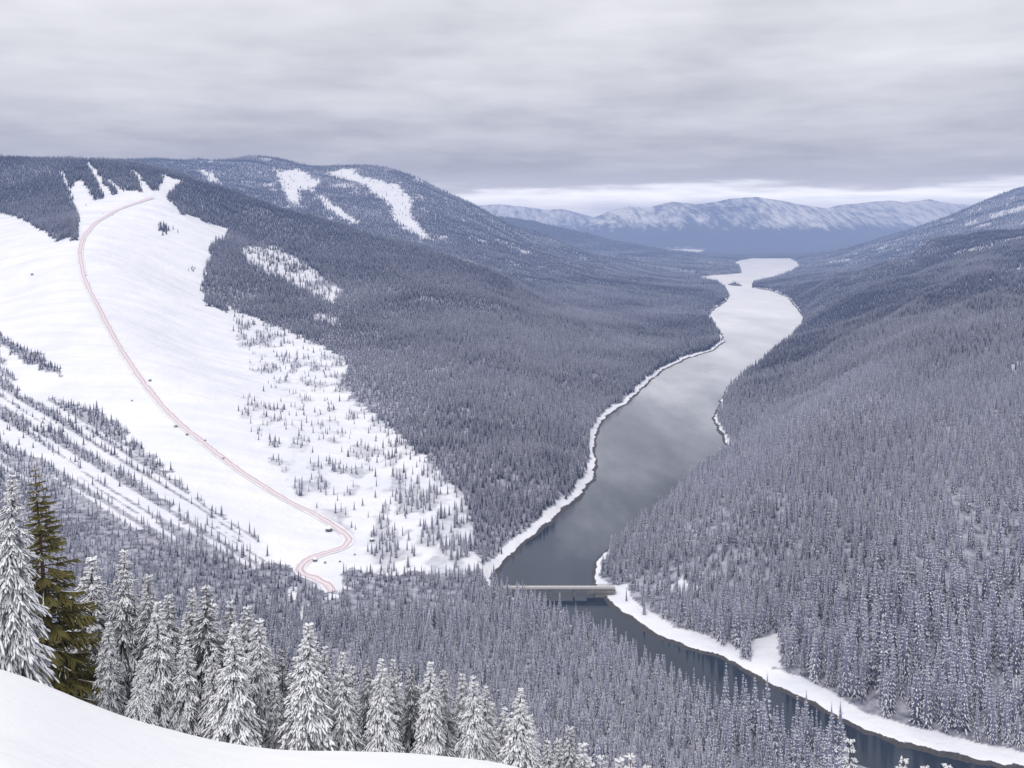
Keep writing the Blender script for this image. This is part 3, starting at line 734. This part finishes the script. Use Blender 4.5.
# the largest 240 in the picture are trees of their own
seen = (px_ > 4) & (px_ < 1020) & (top < 748) & (row_ < 800)
size = np.where(seen, h_ * F / Y_, 0)
order = np.argsort(-size)
big = order[:238]
def place_name(px, row, X, Y):
    if X > 60 and Y < 640 and row < 770 and px > 600: return 0
    return 1
src_obj = []
cnt = {}
for n, k in enumerate(big):
    var = n % 5
    if var >= len(src_obj):
        v, f, mi = SRC[var]
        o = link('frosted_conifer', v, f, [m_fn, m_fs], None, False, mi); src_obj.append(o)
    else:
        o = src_obj[var].copy(); COL.objects.link(o)
    s = h_[k] / 12.0
    wd = s * random.uniform(.85, 1.1) * (.8 if h_[k] > 17 else 1)
    o.location = (X_[k], Y_[k], Z_[k] - .1); o.scale = (wd, wd, s); o.rotation_euler = (0, 0, random.uniform(0, 6.28))
    o['frost'] = float(frost[k])
    g = place_name(px_[k], row_[k], X_[k], Y_[k])
    cnt[g] = cnt.get(g, 0) + 1
    if g == 0: tag(o, 'tall narrow snow-dusted conifer in the dense front of the stand above the right river bank', 'conifer', 'tall conifers of the right river bank')
    else: tag(o, 'snow-dusted conifer of the wood below the big spruces, nearest the bottom of the picture', 'conifer', 'conifers of the wood below the crest')
print('individual', cnt)
rest = np.ones(len(X_), bool); rest[big] = False
Xr, Yr, Zr, hr, fr = X_[rest], Y_[rest], Z_[rest], h_[rest], frost[rest]
def tree_nodes():
    ng = D.node_groups.new('plant_trees', 'GeometryNodeTree')
    ng.interface.new_socket('Geometry', in_out='INPUT', socket_type='NodeSocketGeometry')
    ng.interface.new_socket('Geometry', in_out='OUTPUT', socket_type='NodeSocketGeometry')
    gi, go = ng.nodes.new('NodeGroupInput'), ng.nodes.new('NodeGroupOutput')
    g2i = ng.nodes.new('GeometryNodeGeometryToInstance')
    for o in src_obj[::-1]:
        oi = ng.nodes.new('GeometryNodeObjectInfo'); oi.transform_space = 'ORIGINAL'; oi.inputs['Object'].default_value = o; oi.inputs['As Instance'].default_value = True
        ng.links.new(oi.outputs['Geometry'], g2i.inputs[0])
    def na(name, t):
        a = ng.nodes.new('GeometryNodeInputNamedAttribute'); a.data_type = t; a.inputs['Name'].default_value = name; return a.outputs['Attribute']
    iop = ng.nodes.new('GeometryNodeInstanceOnPoints')
    iop.inputs['Pick Instance'].default_value = True
    ng.links.new(gi.outputs[0], iop.inputs['Points']); 
    j = ng.nodes.new('GeometryNodeJoinGeometry')
    for n in [x for x in ng.nodes if x.bl_idname == 'GeometryNodeObjectInfo']: ng.links.new(n.outputs['Geometry'], j.inputs[0])
    ng.nodes.remove(g2i)
    ng.links.new(j.outputs[0], iop.inputs['Instance'])
    ng.links.new(na('variant', 'INT'), iop.inputs['Instance Index'])
    ng.links.new(na('turn', 'FLOAT_VECTOR'), iop.inputs['Rotation'])
    ng.links.new(na('size', 'FLOAT_VECTOR'), iop.inputs['Scale'])
    ng.links.new(iop.outputs[0], go.inputs[0])
    return ng
NG = tree_nodes()
def forest(name, sel):
    me = D.meshes.new(name); n = int(sel.sum())
    me.vertices.add(n); me.vertices.foreach_set('co', np.stack([Xr[sel], Yr[sel], Zr[sel] - .1], 1).astype(np.float32).ravel())
    s = hr[sel] / 12.0; wd = s * rng.uniform(.72, 1.38, n) * np.where(hr[sel] > 17, .8, 1) * (1 + .25 * smooth(2000, 5000, Yr[sel]))
    for nm, t, val in (('size', 'FLOAT_VECTOR', np.stack([wd, wd, s], 1)), ('turn', 'FLOAT_VECTOR', np.stack([0 * s, 0 * s, rng.uniform(0, 6.28, n)], 1))):
        a = me.attributes.new(nm, t, 'POINT'); a.data.foreach_set('vector', val.astype(np.float32).ravel())
    a = me.attributes.new('variant', 'INT', 'POINT'); a.data.foreach_set('value', rng.integers(0, 5, n).astype(np.int32))
    a = me.attributes.new('frost', 'FLOAT', 'POINT'); a.data.foreach_set('value', fr[sel].astype(np.float32))
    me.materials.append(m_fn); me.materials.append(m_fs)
    o = D.objects.new(name, me); COL.objects.link(o)
    md = o.modifiers.new('plant', 'NODES'); md.node_group = NG
    o['kind'] = 'stuff'; return o
up = (Xr / Yr > .03 + 0 * Yr) | (Yr > 5200)
o = forest('forest', np.ones(len(Xr), bool)); tag(o, 'dense snow-dusted conifer forest covering the valley slopes', 'forest')

# ------------------------------------------------------------------ shrubs, boulders on the ski slope
def bush_mesh(seed):
    r = random.Random(seed); m = Mesh()
    for k in range(60):
        a = r.uniform(0, 6.28); e = r.uniform(.15, 1.4); L = r.uniform(.6, 1.2)
        p0 = np.array([r.uniform(-.3, .3), r.uniform(-.3, .3), 0]); d = np.array([math.cos(a) * math.cos(e), math.sin(a) * math.cos(e), math.sin(e)])
        m.blade(p0, p0 + d * L * .6, p0 + d * L, .08, .14, .06, 0)
        if r.random() < .75: m.lump(p0 + d * L * .5, p0 + d * L * 1.02, .10, .09, 1, 4)
    return m
SPECKS = [(86, 206, 'c', 6, 'dark lone shrub on the snow left of the curve at the top of the track'), (103, 214, 'c', 3.4, 'small shrub left of two beside the upper track curve'), (113, 216, 'c', 3.4, 'small shrub right of two beside the upper track curve'),
          (162, 228, 'g', 13, ''), (190, 268, 'g', 7, ''), (32, 275, 'b', 6, 'dark shrub in the open snow left of the track bend'), (80, 253, 'b', 3.5, 'shrub at the left edge of the track on its upper bend'), (86, 276, 'b', 3.5, 'dark shrub at the foot of the upper bend of the track'),
          (150, 381, 'b', 4.5, 'shrub touching the right edge of the track halfway down'), (176, 427, 'b', 4.5, 'largest shrub of the cluster left of the mid track'), (187, 435, 'b', 3.5, 'snow-ringed shrub next to the largest one left of the mid track'), (205, 441, 'b', 3, 'small shrub on the right edge of the track below the cluster'), (223, 459, 'b', 3.2, 'dark shrub on the track itself, lower half'),
          (132, 401, 'b', 2.6, 'low twig tuft in the open snow left of the mid track'), (329, 531, 'r', 2.6, 'snow-capped boulder at the inside of the last track bend'), (325, 563, 'b', 2.6, 'shrub between the track end and the boulder pair'), (315, 561, 'r', 1.8, 'low dark rock beside the last leg of the track'), (372, 541, 'r', 1.8, 'flat dark rock in the snow right of the last track bend'),
          (340, 562, 'b', 2.2, 'tiny shrub right of the foot of the track'), (355, 555, 'b', 2.2, 'tiny shrub halfway between the track bend and the valley wood')]
bush_src = rock_src = None
def rock_mesh(seed):
    r = np.random.default_rng(seed); v, f = [], []
    import bmesh
    bm = bmesh.new(); bmesh.ops.create_icosphere(bm, subdivisions=3, radius=1)
    for q in bm.verts:
        n = fbm(np.array([q.co.x * 1.6 + q.co.z + 9]), np.array([q.co.y * 1.6 - q.co.z + seed]), 3, seed)[0]
        q.co *= .75 + .55 * n; q.co.z *= .75
    me = D.meshes.new('boulder'); bm.to_mesh(me); 
    cap = bmesh.new(); cap.from_mesh(me)
    bmesh.ops.delete(cap, geom=[p for p in cap.faces if p.calc_center_median().z < .30], context='FACES')
    for q in cap.verts: q.co = q.co * 1.03; q.co.z += .03
    mc = D.meshes.new('snow_cap'); cap.to_mesh(mc); bm.free(); cap.free()
    for mm in (me, mc): mm.polygons.foreach_set('use_smooth', np.ones(len(mm.polygons), bool))
    me.materials.append(m_stone); mc.materials.append(m_tsnow)
    return me, mc
def small_conifer(x, y, z, h, label, group):
    o = src_obj[random.randrange(5)].copy(); COL.objects.link(o); o.location = (x, y, z - .1); s = h / 12; o.scale = (s * 1.15, s * 1.15, s); o.rotation_euler = (0, 0, random.uniform(0, 6.28)); o['frost'] = .3
    tag(o, label, 'conifer', group); return o
for px, py, kind, s, label in SPECKS:
    p = on_ground(px, py)
    if p is None: continue
    x, y, z = p
    if kind == 'g':
        big_ = px == 162
        for k in range(42 if big_ else 7):
            q = on_ground(px + 2 + random.gauss(0, 3.4) * (1 if big_ else .5), py + random.gauss(2, 2.2) * (1 if big_ else .6))
            if q: small_conifer(*q, s * random.uniform(.8, 1.2), 'conifer in the dark clump alone on the upper ski slope' if big_ else 'conifer of the tiny clump on the snow below the larger clump', 'conifers of the upper slope clump' if big_ else 'conifers of the tiny slope clump')
    elif kind == 'c':
        small_conifer(x, y, z, s * 1.3, label.replace('shrub', 'conifer'), 'lone conifers on the ski slope')
    elif kind == 'b':
        if bush_src is None:
            m = bush_mesh(3); o = link('shrub', m.v, m.f, [m_fn, m_tsnow], None, False, m.m); bush_src = o
        else: o = bush_src.copy(); COL.objects.link(o)
        o.location = (x, y, z); o.scale = (s * .5, s * .5, s * .62); o.rotation_euler = (0, 0, random.uniform(0, 6.28)); tag(o, label, 'shrub', 'shrubs on the ski slope')
    else:
        if rock_src is None: rock_src = rock_mesh(5)
        root = D.objects.new('boulder', rock_src[0]); COL.objects.link(root); c = D.objects.new('snow_cap', rock_src[1]); COL.objects.link(c); c.parent = root
        root.location = (x, y, z + s * .4); root.scale = (s * .95, s * .9, s * 1.3); root.rotation_euler = (0, 0, random.uniform(0, 6.28)); tag(root, label, 'boulder', 'boulders by the track')

# ------------------------------------------------------------------ the track's surface
tn = np.gradient(cl, axis=0); tn /= np.linalg.norm(tn, axis=1)[:, None] + 1e-9; nm = np.stack([-tn[:, 1], tn[:, 0]], 1)
NA = 9
wds = np.interp(cl[:, 1], [600, 760, 1000, 2100], [4.6, 4.2, 4.4, 5.6])
rx_ = np.array([cl[:, 0] + nm[:, 0] * wds * (k / (NA - 1) * 2 - 1) for k in range(NA)]).T
ry_ = np.array([cl[:, 1] + nm[:, 1] * wds * (k / (NA - 1) * 2 - 1) for k in range(NA)]).T
rz_ = grid_at(ZT, rx_, ry_) + .30 + .012 * np.clip(ry_ - 600, 0, 1e9) * .05
road = grid_mesh('track', rx_, ry_, rz_, m_road); fattr(road, 'across', np.repeat(np.linspace(0, 1, NA)[None], len(cl), 0)); road['kind'] = 'structure'

# ------------------------------------------------------------------ bridge
def box(m, x0, x1, y0, y1, z0, z1, bev=0.0):
    k = len(m.v)
    m.v += [np.array(p) for p in ((x0, y0, z0), (x1, y0, z0), (x1, y1, z0), (x0, y1, z0), (x0, y0, z1), (x1, y0, z1), (x1, y1, z1), (x0, y1, z1))]
    m.f += [tuple(k + i for i in q) for q in ((3, 2, 1, 0), (4, 5, 6, 7), (0, 1, 5, 4), (1, 2, 6, 5), (2, 3, 7, 6), (3, 0, 4, 7))]; m.m += [0] * 6
BY = 612.0
br = D.objects.new('bridge', None); COL.objects.link(br); br.location = (32, BY, 0)
def part(name, fill, m_, parent=br):
    m = Mesh(); fill(m); return link(name, m.v, m.f, m_, parent)
def f_deck(m):
    box(m, -40, 38, -3.0, 3.0, 5.0, 5.55); box(m, -40, 38, -2.6, -2.1, 4.6, 4.998); box(m, -40, 38, 2.1, 2.6, 4.6, 4.998); box(m, -40, 38, -.25, .25, 4.6, 4.998)
deck = part('deck', f_deck, m_conc)
part('snow_layer', lambda m: box(m, -40, 37.9, -2.7, 2.7, 5.553, 5.80), m_worn, deck)
def f_rail(y):
    def g(m):
        for k in range(40): box(m, -39.5 + k * 1.95, -39.38 + k * 1.95, y - .06, y + .06, 5.553, 6.6)
        box(m, -40, 38, y - .09, y + .09, 6.602, 6.74); box(m, -40, 38, y - .04, y + .04, 6.05, 6.15)
    return g
part('railing', f_rail(-2.85), m_rail); part('railing', f_rail(2.85), m_rail)
for x in (-24, -6, 10):
    part('pier', lambda m: (box(m, x - .55, x + .55, -2.4, 2.4, -4, 4.25), box(m, x - .8, x + .8, -2.7, 2.7, 4.253, 4.597)), m_conc)
part('abutment', lambda m: (box(m, 19, 38, -3.6, 3.6, 3.0, 4.597), box(m, 24, 36, -3.2, 3.2, -2, 2.997)), m_conc)
part('abutment', lambda m: box(m, -44, -36, -3.6, 3.6, -2, 4.597), m_conc)
tag(br, 'narrow snow-covered concrete bridge crossing the reservoir between two wooded banks', 'bridge')

# ------------------------------------------------------------------ islet in the far water
p = water_at(735, 285)
m = Mesh()
import bmesh
bm = bmesh.new(); bmesh.ops.create_icosphere(bm, subdivisions=3, radius=1)
for q in bm.verts: q.co.x *= 26; q.co.y *= 70; q.co.z *= 6
me = D.meshes.new('islet'); bm.to_mesh(me); bm.free(); me.materials.append(m_stone)
o = D.objects.new('islet_ground', me); COL.objects.link(o); o.location = (p[0], p[1], 0); o['kind'] = 'structure'
for k in range(16):
    a, r_ = random.uniform(0, 6.28), random.uniform(0, .8)
    small_conifer(p[0] + 24 * r_ * math.cos(a), p[1] + 45 * r_ * math.sin(a), 3, random.uniform(13, 19), 'dark conifer on the small islet in the far part of the reservoir', 'conifers on the islet')

# ------------------------------------------------------------------ haze filling the valley air
m = D.materials.new('valley_haze'); m.use_nodes = True; nt = m.node_tree; nt.nodes.clear()
ab = N(nt, 'ShaderNodeVolumeAbsorption'); em = N(nt, 'ShaderNodeEmission'); ad = N(nt, 'ShaderNodeAddShader'); out = N(nt, 'ShaderNodeOutputMaterial')
SIG = 1 / 8500.0
ab.inputs['Color'].default_value = (.20, .11, .0, 1); ab.inputs['Density'].default_value = SIG
em.inputs['Color'].default_value = (.315 * .80, .395 * .89, .64 * 1.0, 1); em.inputs['Strength'].default_value = SIG
nt.links.new(ab.outputs[0], ad.inputs[0]); nt.links.new(em.outputs[0], ad.inputs[1]); nt.links.new(ad.outputs[0], out.inputs['Volume'])
hz = Mesh(); box(hz, -18000, 18000, -60, 17500, -60, 640)
o = link('haze', hz.v, hz.f, m); o['kind'] = 'structure'

# cloud caps snagged on the summits
m = D.materials.new('cloud_mist'); m.use_nodes = True; nt = m.node_tree; nt.nodes.clear()
ab = N(nt, 'ShaderNodeVolumeAbsorption'); em = N(nt, 'ShaderNodeEmission'); ad = N(nt, 'ShaderNodeAddShader'); out = N(nt, 'ShaderNodeOutputMaterial')
ab.inputs['Color'].default_value = (0, 0, 0, 1); ab.inputs['Density'].default_value = .0011
em.inputs['Color'].default_value = (.50, .495, .56, 1); em.inputs['Strength'].default_value = .0011
nt.links.new(ab.outputs[0], ad.inputs[0]); nt.links.new(em.outputs[0], ad.inputs[1]); nt.links.new(ad.outputs[0], out.inputs['Volume'])
for px, py, yy, a, b_, c in ((252, 151, 5420, 340, 420, 84), (394, 162, 5120, 240, 320, 62), (168, 158, 5500, 260, 300, 40)):
    bm = bmesh.new(); bmesh.ops.create_icosphere(bm, subdivisions=5, radius=1)
    co_ = np.array([q.co[:] for q in bm.verts])
    nn = fbm(co_[:, 0] * 1.5 + px, co_[:, 1] * 1.5 + co_[:, 2] * 2, 4, 7)
    for q, k in zip(bm.verts, nn):
        q.co *= .45 + 1.05 * k; q.co.x *= a; q.co.y *= b_; q.co.z *= c
    me = D.meshes.new('cloud'); bm.to_mesh(me); bm.free(); me.materials.append(m)
    o = D.objects.new('cloud', me); COL.objects.link(o); o.location = ((px - CX) / F * yy, yy, H - (py - HR) / F * yy); o['kind'] = 'stuff'; tag(o, 'thin grey cloud snagged on a mountain summit', 'cloud')

# ------------------------------------------------------------------ sky and sun
SUN_EL, SUN_AZ = math.radians(56), math.radians(214)     # behind the camera, a little to the left
wd = D.worlds.new('World'); scene.world = wd; wd.use_nodes = True
nt = wd.node_tree; bg = nt.nodes['Background']
sky = N(nt, 'ShaderNodeTexSky', sky_type='NISHITA'); sky.sun_disc = False; sky.sun_elevation = SUN_EL; sky.sun_rotation = SUN_AZ
tc = N(nt, 'ShaderNodeTexCoord').outputs['Generated']
sx = N(nt, 'ShaderNodeSeparateXYZ'); nt.links.new(tc, sx.inputs[0])
hyp = math_(nt, 'SQRT', math_(nt, 'ADD', math_(nt, 'MULTIPLY', sx.outputs[0], sx.outputs[0]), math_(nt, 'MULTIPLY', sx.outputs[1], sx.outputs[1])))
el = math_(nt, 'DIVIDE', sx.outputs[2], math_(nt, 'MAXIMUM', hyp, .02))
den = math_(nt, 'ADD', math_(nt, 'MAXIMUM', sx.outputs[2], 0.0), .10)
cb = N(nt, 'ShaderNodeCombineXYZ'); nt.links.new(math_(nt, 'DIVIDE', sx.outputs[0], den), cb.inputs[0]); nt.links.new(math_(nt, 'DIVIDE', sx.outputs[1], den), cb.inputs[1])
nA = noise(nt, .95, 4, cb.outputs[0], .55); 
cb2 = N(nt, 'ShaderNodeCombineXYZ'); nt.links.new(math_(nt, 'MULTIPLY', sx.outputs[0], 2.2), cb2.inputs[0]); nt.links.new(math_(nt, 'MULTIPLY', el, 34.0), cb2.inputs[1])
nB = noise(nt, 1.5, 5, cb2.outputs[0], .55)
shift = math_(nt, 'ADD', math_(nt, 'MULTIPLY', math_(nt, 'SUBTRACT', nB, .5), .020), math_(nt, 'MULTIPLY', math_(nt, 'SUBTRACT', nA, .5), .045))
e2 = math_(nt, 'ADD', el, shift)
base = ramp(nt, e2, [(0.0, (.95, .97, 1.06)), (.016, (1.7, 1.86, 2.15)), (.036, (2.1, 2.2, 2.3)), (.048, (.72, .72, .755)), (.064, (.57, .57, .61)), (.12, (.70, .70, .74)), (.19, (.81, .81, .84)), (.30, (.86, .86, .885)), (1.0, (1.2, 1.2, 1.22))])
tone = math_(nt, 'ADD', math_(nt, 'MULTIPLY', nA, .86), math_(nt, 'MULTIPLY', nB, .14))
var = ramp(nt, tone, [(.34, (.78, .78, .80)), (.50, (1.0, 1.0, 1.0)), (.66, (1.18, 1.18, 1.17))])
mul = N(nt, 'ShaderNodeMix', data_type='RGBA', blend_type='MULTIPLY'); mul.inputs['Factor'].default_value = 1
nt.links.new(base, mul.inputs['A']); nt.links.new(var, mul.inputs['B'])
skys = N(nt, 'ShaderNodeMix', data_type='RGBA', blend_type='MULTIPLY'); skys.inputs['Factor'].default_value = 1
nt.links.new(sky.outputs[0], skys.inputs['A']); skys.inputs['B'].default_value = (1, 1, 1, 1)
# clouds are measured for a background strength of 0.1, like the sky behind them
cl10 = N(nt, 'ShaderNodeMix', data_type='RGBA', blend_type='MULTIPLY'); cl10.inputs['Factor'].default_value = 1; cl10.clamp_result = False
nt.links.new(mul.outputs['Result'], cl10.inputs['A']); cl10.inputs['B'].default_value = (10, 10, 10, 1)
fin = mix(nt, .94, skys.outputs['Result'], cl10.outputs['Result'])
nt.links.new(fin, bg.inputs['Color']); bg.inputs['Strength'].default_value = 0.1
sl = D.lights.new('sun', 'SUN'); sl.energy = 1.5; sl.angle = math.radians(18); sl.color = (1, .965, .92)
so = D.objects.new('sun', sl); COL.objects.link(so)
dirv = np.array([math.sin(SUN_AZ) * math.cos(SUN_EL), math.cos(SUN_AZ) * math.cos(SUN_EL), math.sin(SUN_EL)])
from mathutils import Vector
so.rotation_euler = Vector(tuple(dirv)).to_track_quat('Z', 'Y').to_euler(); so.location = (0, 0, 900)

# ------------------------------------------------------------------ camera
cd = D.cameras.new('camera'); co = D.objects.new('camera', cd); COL.objects.link(co); scene.camera = co
co.location = (0, 0, H); co.rotation_euler = (math.pi / 2, 0, 0)
cd.sensor_width = 36; cd.lens = F / 1024 * 36; cd.shift_y = -(384 - HR) / 1024; cd.clip_start = .1; cd.clip_end = 60000
scene.view_settings.view_transform = 'Standard'; scene.view_settings.look = 'None'; scene.view_settings.exposure = 0; scene.view_settings.gamma = 1
scene.cycles.volume_bounces = 0; scene.cycles.max_bounces = 6; scene.cycles.diffuse_bounces = 3; scene.cycles.use_denoising = True
